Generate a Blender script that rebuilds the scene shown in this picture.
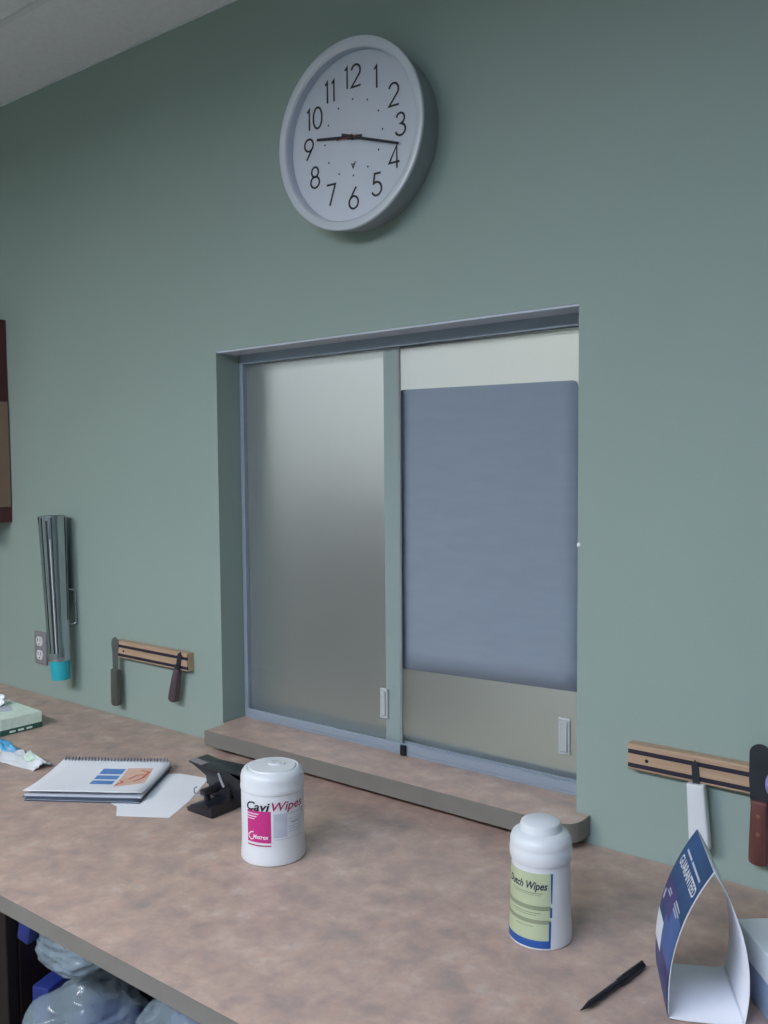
import bpy, bmesh, math, random
from mathutils import Vector, Matrix, Euler, noise as mnoise

for o in list(bpy.data.objects):
    bpy.data.objects.remove(o)
SC = bpy.context.scene
COL = SC.collection
PI = math.pi

# ------------------------------------------------------------------ camera
YAW, PITCH, ROLL = 0.658, -0.061, -0.008
CAM = Vector((0.0, -1.312, 1.515))
fwd = Vector((-math.sin(YAW) * math.cos(PITCH), math.cos(YAW) * math.cos(PITCH), math.sin(PITCH)))
rgt = Vector((math.cos(YAW), math.sin(YAW), 0.0))
upv = rgt.cross(fwd)
r2 = rgt * math.cos(ROLL) + upv * math.sin(ROLL)
u2 = upv * math.cos(ROLL) - rgt * math.sin(ROLL)
cd = bpy.data.cameras.new('camera')
cam = bpy.data.objects.new('camera', cd)
COL.objects.link(cam)
cam.matrix_world = Matrix(((r2.x, u2.x, -fwd.x, CAM.x), (r2.y, u2.y, -fwd.y, CAM.y), (r2.z, u2.z, -fwd.z, CAM.z), (0, 0, 0, 1)))
cd.sensor_fit = 'VERTICAL'
cd.sensor_height = 36.0
cd.lens = 36.0 * 910.0 / 1024.0
cd.clip_start = 0.02
SC.camera = cam

# ------------------------------------------------------------------ world, exposure, light settings
w = bpy.data.worlds.new('world')
SC.world = w
w.use_nodes = True
w.node_tree.nodes['Background'].inputs[0].default_value = (0.02, 0.022, 0.025, 1)
vs = SC.view_settings
vs.view_transform = 'Standard'
vs.look = 'None'
vs.exposure = 0.0
vs.gamma = 1.0
vs.use_curve_mapping = False
SC.cycles.use_denoising = True
SC.cycles.max_bounces = 10
SC.cycles.transmission_bounces = 8
SC.cycles.diffuse_bounces = 5
SC.cycles.sample_clamp_indirect = 4.0
# ceiling troffers: x, y, colour, radiance; the second is added to lift the left
TROFFERS = [(-0.47, -2.373, (0.83, 0.96, 1.20), 32.0), (-1.69, -2.373, (1.0, 0.98, 0.95), 33.0)]
LOBBY_LAMPS = [(-3.35, 1.9, (0.94, 0.98, 1.04), 20.0), (-1.6, 1.9, (1.0, 0.99, 0.94), 15.0)]

# ------------------------------------------------------------------ material helpers
def srgb(r, g, b):
    f = lambda c: (c / 255) / 12.92 if c / 255 <= 0.04045 else ((c / 255 + 0.055) / 1.055) ** 2.4
    return (f(r), f(g), f(b), 1.0)

def mat(name, col, rough=0.5, metal=0.0, var=0.06, scale=30.0, bump=0.0, bscale=200.0, spec=0.5, col2=None, stretch=None, trans=0.0):
    m = bpy.data.materials.new(name)
    m.use_nodes = True
    nt = m.node_tree
    b = nt.nodes['Principled BSDF']
    b.inputs['Roughness'].default_value = rough
    b.inputs['Metallic'].default_value = metal
    b.inputs['Specular IOR Level'].default_value = spec
    if trans:
        b.inputs['Transmission Weight'].default_value = trans
    tc = nt.nodes.new('ShaderNodeTexCoord')
    src = tc.outputs['Object']
    if stretch:
        mp = nt.nodes.new('ShaderNodeMapping')
        mp.inputs['Scale'].default_value = stretch
        nt.links.new(src, mp.inputs['Vector'])
        src = mp.outputs['Vector']
    n = nt.nodes.new('ShaderNodeTexNoise')
    n.inputs['Scale'].default_value = scale
    n.inputs['Detail'].default_value = 4
    nt.links.new(src, n.inputs['Vector'])
    r = nt.nodes.new('ShaderNodeValToRGB')
    c2 = col2 or tuple(min(1, c * (1 + var)) for c in col[:3]) + (1,)
    c1 = col if col2 else tuple(c * (1 - var) for c in col[:3]) + (1,)
    r.color_ramp.elements[0].position = 0.32
    r.color_ramp.elements[1].position = 0.68
    r.color_ramp.elements[0].color = c1
    r.color_ramp.elements[1].color = c2
    nt.links.new(n.outputs['Fac'], r.inputs['Fac'])
    nt.links.new(r.outputs['Color'], b.inputs['Base Color'])
    if bump:
        n2 = nt.nodes.new('ShaderNodeTexNoise')
        n2.inputs['Scale'].default_value = bscale
        n2.inputs['Detail'].default_value = 3
        nt.links.new(src, n2.inputs['Vector'])
        bp = nt.nodes.new('ShaderNodeBump')
        bp.inputs['Strength'].default_value = bump
        bp.inputs['Distance'].default_value = 0.002
        nt.links.new(n2.outputs['Fac'], bp.inputs['Height'])
        nt.links.new(bp.outputs['Normal'], b.inputs['Normal'])
    return m

def emit(name, col, strength):
    m = bpy.data.materials.new(name)
    m.use_nodes = True
    nt = m.node_tree
    nt.nodes.remove(nt.nodes['Principled BSDF'])
    e = nt.nodes.new('ShaderNodeEmission')
    e.inputs[0].default_value = (*col, 1)
    e.inputs[1].default_value = strength
    nt.links.new(e.outputs[0], nt.nodes['Material Output'].inputs[0])
    return m

def laminate(name):
    m = bpy.data.materials.new(name)
    m.use_nodes = True
    nt = m.node_tree
    b = nt.nodes['Principled BSDF']
    b.inputs['Roughness'].default_value = 0.42
    b.inputs['Specular IOR Level'].default_value = 0.4
    tc = nt.nodes.new('ShaderNodeTexCoord')
    def nz(s, d, rough=0.6, dist=0.0):
        n = nt.nodes.new('ShaderNodeTexNoise')
        n.inputs['Scale'].default_value = s
        n.inputs['Detail'].default_value = d
        n.inputs['Roughness'].default_value = rough
        n.inputs['Distortion'].default_value = dist
        nt.links.new(tc.outputs['Object'], n.inputs['Vector'])
        return n
    a = nz(21, 6, 0.62, 0.2)
    r = nt.nodes.new('ShaderNodeValToRGB')
    el = r.color_ramp.elements
    el[0].position, el[0].color = 0.30, srgb(158, 144, 138)
    el[1].position, el[1].color = 0.72, srgb(204, 188, 178)
    e = el.new(0.45); e.color = srgb(180, 155, 144)
    e = el.new(0.58); e.color = srgb(194, 168, 154)
    nt.links.new(a.outputs['Fac'], r.inputs['Fac'])
    c = nz(52, 5, 0.65, 0.1)
    r3 = nt.nodes.new('ShaderNodeValToRGB')
    r3.color_ramp.elements[0].position = 0.50
    r3.color_ramp.elements[0].color = (0, 0, 0, 1)
    r3.color_ramp.elements[1].position = 0.70
    r3.color_ramp.elements[1].color = (0.55, 0.55, 0.55, 1)
    nt.links.new(c.outputs['Fac'], r3.inputs['Fac'])
    mx = nt.nodes.new('ShaderNodeMix'); mx.data_type = 'RGBA'
    nt.links.new(r3.outputs['Color'], mx.inputs['Factor'])
    nt.links.new(r.outputs['Color'], mx.inputs['A'])
    mx.inputs['B'].default_value = srgb(164, 148, 142)
    d = nz(30, 4, 0.6, 0.3)
    r4 = nt.nodes.new('ShaderNodeValToRGB')
    r4.color_ramp.elements[0].position = 0.56
    r4.color_ramp.elements[0].color = (0, 0, 0, 1)
    r4.color_ramp.elements[1].position = 0.72
    r4.color_ramp.elements[1].color = (0.5, 0.5, 0.5, 1)
    nt.links.new(d.outputs['Fac'], r4.inputs['Fac'])
    mx2 = nt.nodes.new('ShaderNodeMix'); mx2.data_type = 'RGBA'
    nt.links.new(r4.outputs['Color'], mx2.inputs['Factor'])
    nt.links.new(mx.outputs['Result'], mx2.inputs['A'])
    mx2.inputs['B'].default_value = srgb(200, 160, 142)
    nt.links.new(mx2.outputs['Result'], b.inputs['Base Color'])
    return m

def frosted(name, rough=0.36, haze=0.14):
    m = bpy.data.materials.new(name)
    m.use_nodes = True
    nt = m.node_tree
    b = nt.nodes['Principled BSDF']
    b.inputs['Base Color'].default_value = (0.90, 0.95, 0.94, 1)
    b.inputs['Transmission Weight'].default_value = 1.0
    b.inputs['Roughness'].default_value = rough
    b.inputs['IOR'].default_value = 1.45
    n = nt.nodes.new('ShaderNodeTexNoise')
    n.inputs['Scale'].default_value = 900
    bp = nt.nodes.new('ShaderNodeBump')
    bp.inputs['Strength'].default_value = 0.04
    nt.links.new(n.outputs['Fac'], bp.inputs['Height'])
    nt.links.new(bp.outputs['Normal'], b.inputs['Normal'])
    d = nt.nodes.new('ShaderNodeBsdfDiffuse')
    d.inputs[0].default_value = (0.46, 0.52, 0.54, 1)
    t = nt.nodes.new('ShaderNodeMixShader')
    t.inputs[0].default_value = haze
    nt.links.new(b.outputs[0], t.inputs[1])
    nt.links.new(d.outputs[0], t.inputs[2])
    nt.links.new(t.outputs[0], nt.nodes['Material Output'].inputs[0])
    return m

def clear_lens(name):
    m = bpy.data.materials.new(name)
    m.use_nodes = True
    nt = m.node_tree
    nt.nodes.remove(nt.nodes['Principled BSDF'])
    tr = nt.nodes.new('ShaderNodeBsdfTransparent')
    gl = nt.nodes.new('ShaderNodeBsdfGlossy')
    gl.inputs['Roughness'].default_value = 0.08
    fr = nt.nodes.new('ShaderNodeFresnel')
    fr.inputs[0].default_value = 1.45
    mx = nt.nodes.new('ShaderNodeMixShader')
    nt.links.new(fr.outputs[0], mx.inputs[0])
    nt.links.new(tr.outputs[0], mx.inputs[1])
    nt.links.new(gl.outputs[0], mx.inputs[2])
    nt.links.new(mx.outputs[0], nt.nodes['Material Output'].inputs[0])
    return m

def film(name, col, clear=0.45, rough=0.25):
    m = bpy.data.materials.new(name)
    m.use_nodes = True
    nt = m.node_tree
    b = nt.nodes['Principled BSDF']
    n = nt.nodes.new('ShaderNodeTexNoise')
    n.inputs['Scale'].default_value = 18
    tc = nt.nodes.new('ShaderNodeTexCoord')
    nt.links.new(tc.outputs['Object'], n.inputs['Vector'])
    r = nt.nodes.new('ShaderNodeValToRGB')
    r.color_ramp.elements[0].position = 0.35
    r.color_ramp.elements[1].position = 0.7
    r.color_ramp.elements[0].color = tuple(c * 0.7 for c in col[:3]) + (1,)
    r.color_ramp.elements[1].color = col
    nt.links.new(n.outputs['Fac'], r.inputs['Fac'])
    nt.links.new(r.outputs['Color'], b.inputs['Base Color'])
    b.inputs['Roughness'].default_value = rough
    tr = nt.nodes.new('ShaderNodeBsdfTransparent')
    mx = nt.nodes.new('ShaderNodeMixShader')
    mx.inputs[0].default_value = clear
    nt.links.new(b.outputs[0], mx.inputs[1])
    nt.links.new(tr.outputs[0], mx.inputs[2])
    nt.links.new(mx.outputs[0], nt.nodes['Material Output'].inputs[0])
    return m

M = {}
M['wall'] = mat('green_wall_paint', srgb(151, 169, 162), 0.65, var=0.02, scale=3, bump=0.12, bscale=260)
M['white_wall'] = mat('cream_wall_paint', srgb(208, 210, 208), 0.7, var=0.02, scale=3, bump=0.1, bscale=260)
M['tile'] = mat('acoustic_tile', srgb(238, 241, 246), 0.9, var=0.03, scale=60, bump=0.3, bscale=160)
M['tbar'] = mat('ceiling_grid_metal', srgb(228, 232, 238), 0.5, var=0.02)
M['floor'] = mat('floor_vinyl', srgb(116, 108, 100), 0.6, var=0.1, scale=14)
M['laminate'] = laminate('counter_laminate')
M['edge'] = mat('grey_edge_band', srgb(122, 118, 113), 0.5, var=0.04, scale=25)
M['casing'] = mat('pale_grey_paint', srgb(196, 204, 218), 0.55, var=0.02)
M['alu'] = mat('brushed_aluminium', srgb(150, 162, 177), 0.45, 0.1, var=0.04, scale=30, stretch=(1, 1, 20))
M['frost'] = frosted('frosted_glass')
M['stile'] = mat('stile_film', srgb(150, 166, 166), 0.4, var=0.02)
M['acrylic'] = mat('clear_acrylic', srgb(184, 190, 190), 0.25, var=0.02)
M['black'] = mat('black_plastic', srgb(26, 27, 32), 0.35, var=0.1)
M['black_metal'] = mat('black_enamelled_metal', srgb(30, 31, 38), 0.3, var=0.15, spec=0.6)
M['poster'] = mat('blue_grey_sign_paper', srgb(140, 152, 168), 0.8, var=0.025, scale=7, stretch=(2.5, 1, 9))
M['silver'] = mat('silver_plastic', srgb(206, 213, 224), 0.34, 0.15, var=0.02)
M['silver_shaded'] = mat('shaded_silver_side', srgb(150, 158, 166), 0.4, 0.3, var=0.03)  # clock case side: its shading put into a darker silver
M['dial'] = mat('white_clock_dial', srgb(226, 231, 240), 0.6, var=0.01)
M['ink'] = mat('black_ink', srgb(28, 30, 38), 0.6, var=0.05)
M['red'] = mat('dull_red_paint', srgb(140, 60, 66), 0.5, var=0.05)
M['lens'] = clear_lens('clock_lens')
M['white_plastic'] = mat('white_plastic', srgb(224, 227, 232), 0.35, var=0.02)
M['white_paper'] = mat('white_paper', srgb(236, 238, 244), 0.8, var=0.02, scale=12)
M['magenta'] = mat('magenta_print', srgb(196, 44, 128), 0.5, var=0.05)
M['magenta_ink'] = mat('magenta_ink', srgb(170, 40, 100), 0.5, var=0.05)
M['white_ink'] = mat('white_ink', srgb(236, 226, 234), 0.5, var=0.02)
M['pale_ink'] = mat('pale_grey_blue_print', srgb(192, 197, 212), 0.5, var=0.05, scale=90)
M['grey_ink'] = mat('grey_print', srgb(150, 152, 160), 0.5, var=0.05)
M['green_label'] = mat('pale_green_label', srgb(186, 196, 162), 0.5, var=0.05, scale=20)
M['olive_ink'] = mat('olive_print', srgb(140, 150, 122), 0.5, var=0.08)
M['blue_ink'] = mat('blue_print', srgb(40, 86, 160), 0.5, var=0.08)
M['navy_ink'] = mat('navy_ink', srgb(36, 44, 66), 0.5, var=0.05)
M['cyan'] = mat('cyan_paper_cup', srgb(44, 178, 196), 0.55, var=0.04)
M['chrome'] = mat('stainless_steel', srgb(190, 194, 200), 0.17, 1.0, var=0.10, scale=14, stretch=(8, 8, 0.6))
M['dark_slot_and_reflection'] = mat('dark_slot_and_reflection', srgb(30, 33, 38), 0.5, var=0.1)  # outlet slots, screws, and the reflections painted on the steel tube
M['plate'] = mat('grey_outlet_plate', srgb(136, 132, 136), 0.45, var=0.02)
M['socket'] = mat('white_outlet_socket', srgb(222, 224, 226), 0.4, var=0.02)
M['cherry'] = mat('dark_cherry_wood', srgb(78, 34, 40), 0.45, var=0.25, scale=10, stretch=(6, 6, 0.7))
M['tan_board'] = mat('tan_board', srgb(136, 112, 96), 0.75, var=0.06, scale=20)
M['rack_wood'] = mat('rack_wood', srgb(176, 146, 120), 0.5, scale=12, stretch=(0.8, 8, 9), col2=srgb(192, 162, 136))
M['magnet'] = mat('dark_magnet_strip', srgb(38, 34, 52), 0.45, var=0.1)
M['blade'] = mat('dull_steel_blade', srgb(122, 128, 130), 0.42, 0.7, var=0.12)
M['dark_blade'] = mat('dark_steel_blade', srgb(62, 66, 74), 0.38, 0.6, var=0.15)
M['dark_wood'] = mat('red_brown_wood', srgb(104, 62, 58), 0.5, var=0.25, scale=14, stretch=(6, 6, 0.8))
M['grey_wood'] = mat('grey_brown_handle', srgb(84, 86, 80), 0.5, var=0.15, scale=14, stretch=(6, 6, 0.8))
M['purple_brown'] = mat('purple_brown_handle', srgb(86, 70, 78), 0.5, var=0.2, scale=14, stretch=(6, 6, 0.8))
M['brass'] = mat('brass_rivet', srgb(150, 110, 90), 0.4, 0.5)
M['lilac'] = mat('lilac_plastic', srgb(150, 144, 190), 0.4, var=0.2, scale=120)
M['card_white'] = mat('white_card', srgb(226, 228, 236), 0.7, var=0.015)
M['card_blue'] = mat('blue_card_print', srgb(28, 62, 98), 0.45, scale=16, col2=srgb(46, 84, 136))
M['card_mid'] = mat('light_blue_print', srgb(72, 100, 160), 0.45, var=0.08)
M['card_purple'] = mat('violet_print', srgb(70, 66, 118), 0.45, var=0.15)
M['blue_carton'] = mat('pale_blue_carton', srgb(164, 182, 210), 0.6, var=0.03)
M['white_carton'] = mat('white_carton', srgb(243, 246, 250), 0.6, var=0.02)
M['mint'] = mat('mint_carton', srgb(224, 242, 228), 0.55, var=0.07, scale=60)
M['dark_green'] = mat('dark_green_print', srgb(46, 92, 80), 0.55, var=0.15, scale=80)
M['page'] = mat('page_edges', srgb(196, 202, 212), 0.8, var=0.05, scale=40, stretch=(1, 1, 40))
M['slate'] = mat('dark_slate_cover', srgb(74, 86, 104), 0.6, var=0.05)
M['sky_print'] = mat('sky_blue_print', srgb(92, 142, 204), 0.6, var=0.12, scale=90)
M['peach_print'] = mat('peach_print', srgb(226, 190, 172), 0.6, var=0.06, scale=60)
M['orange_print'] = mat('orange_red_print', srgb(214, 110, 88), 0.6, var=0.12, scale=80)
M['coil'] = mat('blue_grey_wire', srgb(112, 128, 158), 0.4, 0.4)
M['wrap'] = film('clear_wrap', srgb(230, 236, 242), 0.15, 0.2)
M['wrap_blue'] = mat('blue_film_print', srgb(92, 168, 212), 0.4, var=0.15, scale=50)
M['wrap_green'] = mat('pale_green_film', srgb(196, 222, 204), 0.4, var=0.1, scale=50)
M['bag'] = film('clear_bag_film', srgb(166, 184, 196), 0.52, 0.16)
M['royal'] = mat('royal_blue_packet', srgb(30, 44, 112), 0.5, var=0.1)
M['base_wood'] = mat('dark_maroon_laminate', srgb(25, 12, 15), 0.5, var=0.2, scale=12, stretch=(5, 5, 0.7))
M['lobby_wood'] = mat('lobby_dark_wood', srgb(74, 62, 60), 0.6, var=0.1)
M['lobby_floor'] = mat('lobby_carpet', srgb(150, 146, 134), 0.95, var=0.1, scale=50)
M['grey_fabric'] = mat('grey_fabric', srgb(96, 98, 106), 0.9, var=0.1, scale=70)

# ------------------------------------------------------------------ geometry helpers
def obj(name, bm, m, parent=None, smooth=None, loc=None):
    me = bpy.data.meshes.new(name)
    bmesh.ops.recalc_face_normals(bm, faces=bm.faces)
    bm.to_mesh(me)
    bm.free()
    for x in (m if isinstance(m, (list, tuple)) else [m]):
        me.materials.append(x)
    if smooth is not None:
        me.polygons.foreach_set('use_smooth', [True] * len(me.polygons))
        me.set_sharp_from_angle(angle=math.radians(smooth))
    o = bpy.data.objects.new(name, me)
    COL.objects.link(o)
    if parent:
        o.parent = parent
    if loc:
        o.location = loc
    return o

def thing(name, label, cat, loc=(0, 0, 0), rz=0.0, group=None):
    o = bpy.data.objects.new(name, None)
    o.empty_display_size = 0.05
    COL.objects.link(o)
    o.location = loc
    o.rotation_euler = (0, 0, rz)
    tag(o, label, cat, group)
    return o

def tag(o, label, cat, group=None):
    o['label'] = label
    o['category'] = cat
    if group:
        o['group'] = group
    return o

def struct(o, label=None):
    o['kind'] = 'structure'
    if label:
        o['label'] = label
    return o

def add_box(bm, x0, x1, y0, y1, z0, z1, bev=0.0, seg=2, mtx=None):
    v = [bm.verts.new((x, y, z)) for x in (x0, x1) for y in (y0, y1) for z in (z0, z1)]
    fs = []
    for q in ((0, 1, 3, 2), (4, 6, 7, 5), (0, 4, 5, 1), (2, 3, 7, 6), (0, 2, 6, 4), (1, 5, 7, 3)):
        fs.append(bm.faces.new([v[i] for i in q]))
    bmesh.ops.recalc_face_normals(bm, faces=fs)
    vv = v
    if bev:
        es = list({e for f in fs for e in f.edges})
        r = bmesh.ops.bevel(bm, geom=es, offset=bev, segments=seg, affect='EDGES', profile=0.5)
        vv = list({x for f in r['faces'] for x in f.verts} | {x for x in v if x.is_valid})
    if mtx:
        bmesh.ops.transform(bm, matrix=mtx, verts=vv)
    return bm

def box(*a, **k):
    return add_box(bmesh.new(), *a, **k)

def lathe(prof, seg=48, mtx=None, bm=None, cap=True):
    bm = bm or bmesh.new()
    rings = []
    for r, z in prof:
        if r < 1e-6:
            rings.append([bm.verts.new((0, 0, z))])
        else:
            rings.append([bm.verts.new((r * math.cos(2 * PI * i / seg), r * math.sin(2 * PI * i / seg), z)) for i in range(seg)])
    for a, b in zip(rings, rings[1:]):
        for i in range(seg):
            j = (i + 1) % seg
            if len(a) == 1 and len(b) == 1:
                continue
            if len(a) == 1:
                bm.faces.new((a[0], b[i], b[j]))
            elif len(b) == 1:
                bm.faces.new((a[i], a[j], b[0]))
            else:
                bm.faces.new((a[i], a[j], b[j], b[i]))
    if cap:
        for rg in (rings[0], rings[-1]):
            if len(rg) > 2:
                bm.faces.new(rg)
    if mtx:
        bmesh.ops.transform(bm, matrix=mtx, verts=[v for rg in rings for v in rg])
    return bm

def tube(pts, rad, seg=8, bm=None):
    bm = bm or bmesh.new()
    pts = [Vector(p) for p in pts]
    rads = rad if isinstance(rad, (list, tuple)) else [rad] * len(pts)
    prev = None
    rings = []
    for i, p in enumerate(pts):
        t = (pts[min(i + 1, len(pts) - 1)] - pts[max(i - 1, 0)]).normalized()
        if prev is None:
            n = t.orthogonal().normalized()
        else:
            n = (prev - t * prev.dot(t)).normalized()
        prev = n
        b = t.cross(n)
        rings.append([bm.verts.new(p + (n * math.cos(2 * PI * k / seg) + b * math.sin(2 * PI * k / seg)) * rads[i]) for k in range(seg)])
    for a, b in zip(rings, rings[1:]):
        for k in range(seg):
            j = (k + 1) % seg
            bm.faces.new((a[k], a[j], b[j], b[k]))
    bm.faces.new(rings[0][::-1])
    bm.faces.new(rings[-1])
    return bm

def prism(poly, h0, h1, plane='xz', bm=None, bev=0.0):
    """polygon (u, v) extruded between h0 and h1 along the third axis"""
    bm = bm or bmesh.new()
    def P(u, v, h):
        return (u, h, v) if plane == 'xz' else ((u, v, h) if plane == 'xy' else (h, u, v))
    a = [bm.verts.new(P(u, v, h0)) for u, v in poly]
    b = [bm.verts.new(P(u, v, h1)) for u, v in poly]
    fs = [bm.faces.new(a), bm.faces.new(b[::-1])]
    n = len(poly)
    for i in range(n):
        fs.append(bm.faces.new((a[i], b[i], b[(i + 1) % n], a[(i + 1) % n])))
    bmesh.ops.recalc_face_normals(bm, faces=fs)
    if bev:
        es = [e for f in fs[:2] for e in f.edges]
        bmesh.ops.bevel(bm, geom=es, offset=bev, segments=2, affect='EDGES', profile=0.5)
    return bm

def sheet(fn, nu, nv, th=0.0):
    """grid surface fn(u, v) -> Vector, optionally thickened"""
    bm = bmesh.new()
    g = [[bm.verts.new(fn(i / nu, j / nv)) for j in range(nv + 1)] for i in range(nu + 1)]
    for i in range(nu):
        for j in range(nv):
            bm.faces.new((g[i][j], g[i + 1][j], g[i + 1][j + 1], g[i][j + 1]))
    if th:
        bmesh.ops.recalc_face_normals(bm, faces=bm.faces)
        bmesh.ops.solidify(bm, geom=bm.faces[:], thickness=th)
    return bm

def ribbon(lines, wd, bm=None, fn=None, th=0.0):
    """flat strokes along polylines [(u, v)...]; fn maps (u, v) to space"""
    bm = bm or bmesh.new()
    fn = fn or (lambda u, v: Vector((u, 0, v)))
    for pts in lines:
        closed = (Vector(pts[0]) - Vector(pts[-1])).length < 1e-7 and len(pts) > 3
        P = [Vector(p) for p in (pts[:-1] if closed else pts)]
        n = len(P)
        L, R = [], []
        for i in range(n):
            if closed:
                a, b = P[i - 1], P[(i + 1) % n]
                d1, d2 = (P[i] - a).normalized(), (b - P[i]).normalized()
            else:
                d1 = (P[i] - P[i - 1]).normalized() if i else (P[1] - P[0]).normalized()
                d2 = (P[i + 1] - P[i]).normalized() if i < n - 1 else d1
            t = d1 + d2
            t = t.normalized() if t.length > 1e-6 else d1
            nn = Vector((-t.y, t.x))
            k = max(0.45, nn.dot(Vector((-d1.y, d1.x))))
            q = nn * (wd / 2 / k)
            L.append(bm.verts.new(fn(*(P[i] + q))))
            R.append(bm.verts.new(fn(*(P[i] - q))))
        m_ = n if closed else n - 1
        for i in range(m_):
            j = (i + 1) % n
            bm.faces.new((L[i], R[i], R[j], L[j]))
    return bm

def arc(cx, cy, rx, ry, a0, a1, n=14):
    return [(cx + rx * math.cos(math.radians(a0 + (a1 - a0) * i / n)), cy + ry * math.sin(math.radians(a0 + (a1 - a0) * i / n))) for i in range(n + 1)]

DIG = {
    '0': (0.56, [arc(0.28, 0.5, 0.28, 0.5, 0, 360, 28)]),
    '1': (0.24, [[(0.02, 0.86), (0.16, 1.0), (0.16, 0.0)]]),
    '2': (0.56, [arc(0.27, 0.71, 0.27, 0.29, 165, -38, 16) + [(0.0, 0.0), (0.56, 0.0)]]),
    '3': (0.54, [arc(0.25, 0.76, 0.23, 0.24, 165, -90, 14) + arc(0.25, 0.26, 0.28, 0.26, 90, -165, 16)[1:]]),
    '4': (0.60, [[(0.44, 0.0), (0.44, 1.0), (0.0, 0.27), (0.60, 0.27)]]),
    '5': (0.54, [[(0.50, 1.0), (0.14, 1.0), (0.08, 0.56)] + arc(0.25, 0.30, 0.29, 0.31, 118, -155, 18)]),
    '6': (0.56, [[(0.44, 1.0), (0.06, 0.46)], arc(0.28, 0.29, 0.28, 0.29, 0, 360, 24)]),
    '7': (0.54, [[(0.0, 1.0), (0.54, 1.0), (0.18, 0.0)]]),
    '8': (0.56, [arc(0.28, 0.76, 0.22, 0.24, 0, 360, 22), arc(0.28, 0.27, 0.28, 0.27, 0, 360, 24)]),
    '9': (0.56, [[(0.12, 0.0), (0.50, 0.54)], arc(0.28, 0.71, 0.28, 0.29, 0, 360, 24)]),
}

def text_mesh(s, size, shear=0.0, sx=1.0, bold=0.0):
    cu = bpy.data.curves.new('text', 'FONT')
    cu.body = s
    cu.size = size
    cu.shear = shear
    cu.offset = bold
    cu.resolution_u = 3
    cu.align_x = 'LEFT'
    to = bpy.data.objects.new('text', cu)
    COL.objects.link(to)
    dg = bpy.context.evaluated_depsgraph_get()
    me = bpy.data.meshes.new_from_object(to.evaluated_get(dg))
    bpy.data.objects.remove(to)
    bpy.data.curves.remove(cu)
    bm = bmesh.new()
    bm.from_mesh(me)
    bpy.data.meshes.remove(me)
    for v in bm.verts:
        v.co.x *= sx
    return bm

def warp(bm, fn):
    for v in bm.verts:
        v.co = fn(v.co.x, v.co.y)
    return bm

def text_width(bm):
    xs = [v.co.x for v in bm.verts]
    return max(xs) - min(xs), min(xs)

# ------------------------------------------------------------------ room shell
XL, XR, YF, ZC = -3.3, 1.9, -4.5, 2.428          # this room
YB, LYB = 0.15, 3.0                               # wall thickness, lobby depth
OX0, OX1, OZ0, OZ1 = -1.457, -0.630, 0.912, 1.739  # window opening

bm = bmesh.new()
# the wall with its opening: one skin of quads
def wall_cell(x0, x1, z0, z1):
    add_box(bm, x0, x1, 0.0, YB, z0, z1)
for x0, x1, z0, z1 in ((XL, OX0, 0, ZC), (OX1, XR, 0, ZC), (OX0, OX1, 0, OZ0)):
    wall_cell(x0, x1, z0, z1)
OZL, OZR = 1.738, 1.749        # the head is not quite level
prism([(OX0, OZL), (OX1, OZR), (OX1, ZC), (OX0, ZC)], 0.0, YB, 'xz', bm)
bmesh.ops.remove_doubles(bm, verts=bm.verts[:], dist=1e-5)
wall = struct(obj('wall_back', bm, M['wall']))
struct(obj('wall_left', box(XL - 0.1, XL, YF, 0.0, 0, ZC), M['wall']))
struct(obj('wall_right', box(XR, XR + 0.1, YF, 0.0, 0, ZC), M['wall']))
struct(obj('wall_front', box(XL - 0.1, XR + 0.1, YF - 0.1, YF, 0, ZC), M['wall']))
struct(obj('floor', box(XL - 0.1, XR + 0.1, YF - 0.1, YB, -0.05, 0.0), M['floor']))

b = bmesh.new()
bmesh.ops.create_icosphere(b, subdivisions=2, radius=0.004, matrix=Matrix.Translation((OX1 + 0.002, -0.0006, 1.374)) @ Matrix.Diagonal((0.8, 0.35, 1.0, 1.0)))
obj('paint_chip', b, M['tile'], wall, 60)
# ceiling: backing slab, grid bars and lay-in tiles
ceil = struct(obj('ceiling', box(XL - 0.1, XR + 0.1, YF - 0.1, 0.0, ZC + 0.040, ZC + 0.08), M['tile']))
TY = [0.0, -0.238, -0.848, -1.458, -2.068, -2.678, -3.288, -3.898, YF]
TX = [XL, -2.30, -1.08, 0.14, 1.36, XR]
LAMP_CELLS = ((2, 4), (1, 4))
bmg = bmesh.new()
def bar(x0, x1, y0, y1):
    add_box(bmg, x0, x1, y0, y1, ZC - 0.001, ZC + 0.012)
for y in TY[1:-1]:
    bar(XL, XR, y - 0.007, y + 0.007)
for x in TX[1:-1]:
    add_box(bmg, x - 0.007, x + 0.007, YF, -0.004, ZC - 0.0004, ZC + 0.0118)
add_box(bmg, XL, XR, -0.004, -0.0005, ZC - 0.0012, ZC + 0.0125)
obj('grid_bar', bmg, M['tbar'], ceil)
tile_mesh = {}
for i in range(len(TX) - 1):
    for j in range(len(TY) - 1):
        x0, x1, y1, y0 = TX[i], TX[i + 1], TY[j], TY[j + 1]
        if (i, j) in LAMP_CELLS:
            continue                                   # a lamp sits in this cell
        wx, wy = x1 - x0 - 0.015, y1 - y0 - 0.015 + (0.004 if j == 0 else 0)
        key = (round(wx, 3), round(wy, 3))
        if key not in tile_mesh:
            t = obj('ceiling_tile', box(-wx / 2, wx / 2, -wy / 2, wy / 2, 0.0, 0.013, bev=0.002, seg=1), M['tile'], ceil)
            tile_mesh[key] = t.data
        else:
            t = bpy.data.objects.new('ceiling_tile', tile_mesh[key])
            COL.objects.link(t)
            t.parent = ceil
        t.location = ((x0 + x1) / 2, (y0 + y1) / 2 + (0.002 if j == 0 else 0), ZC + 0.0015)

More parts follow.
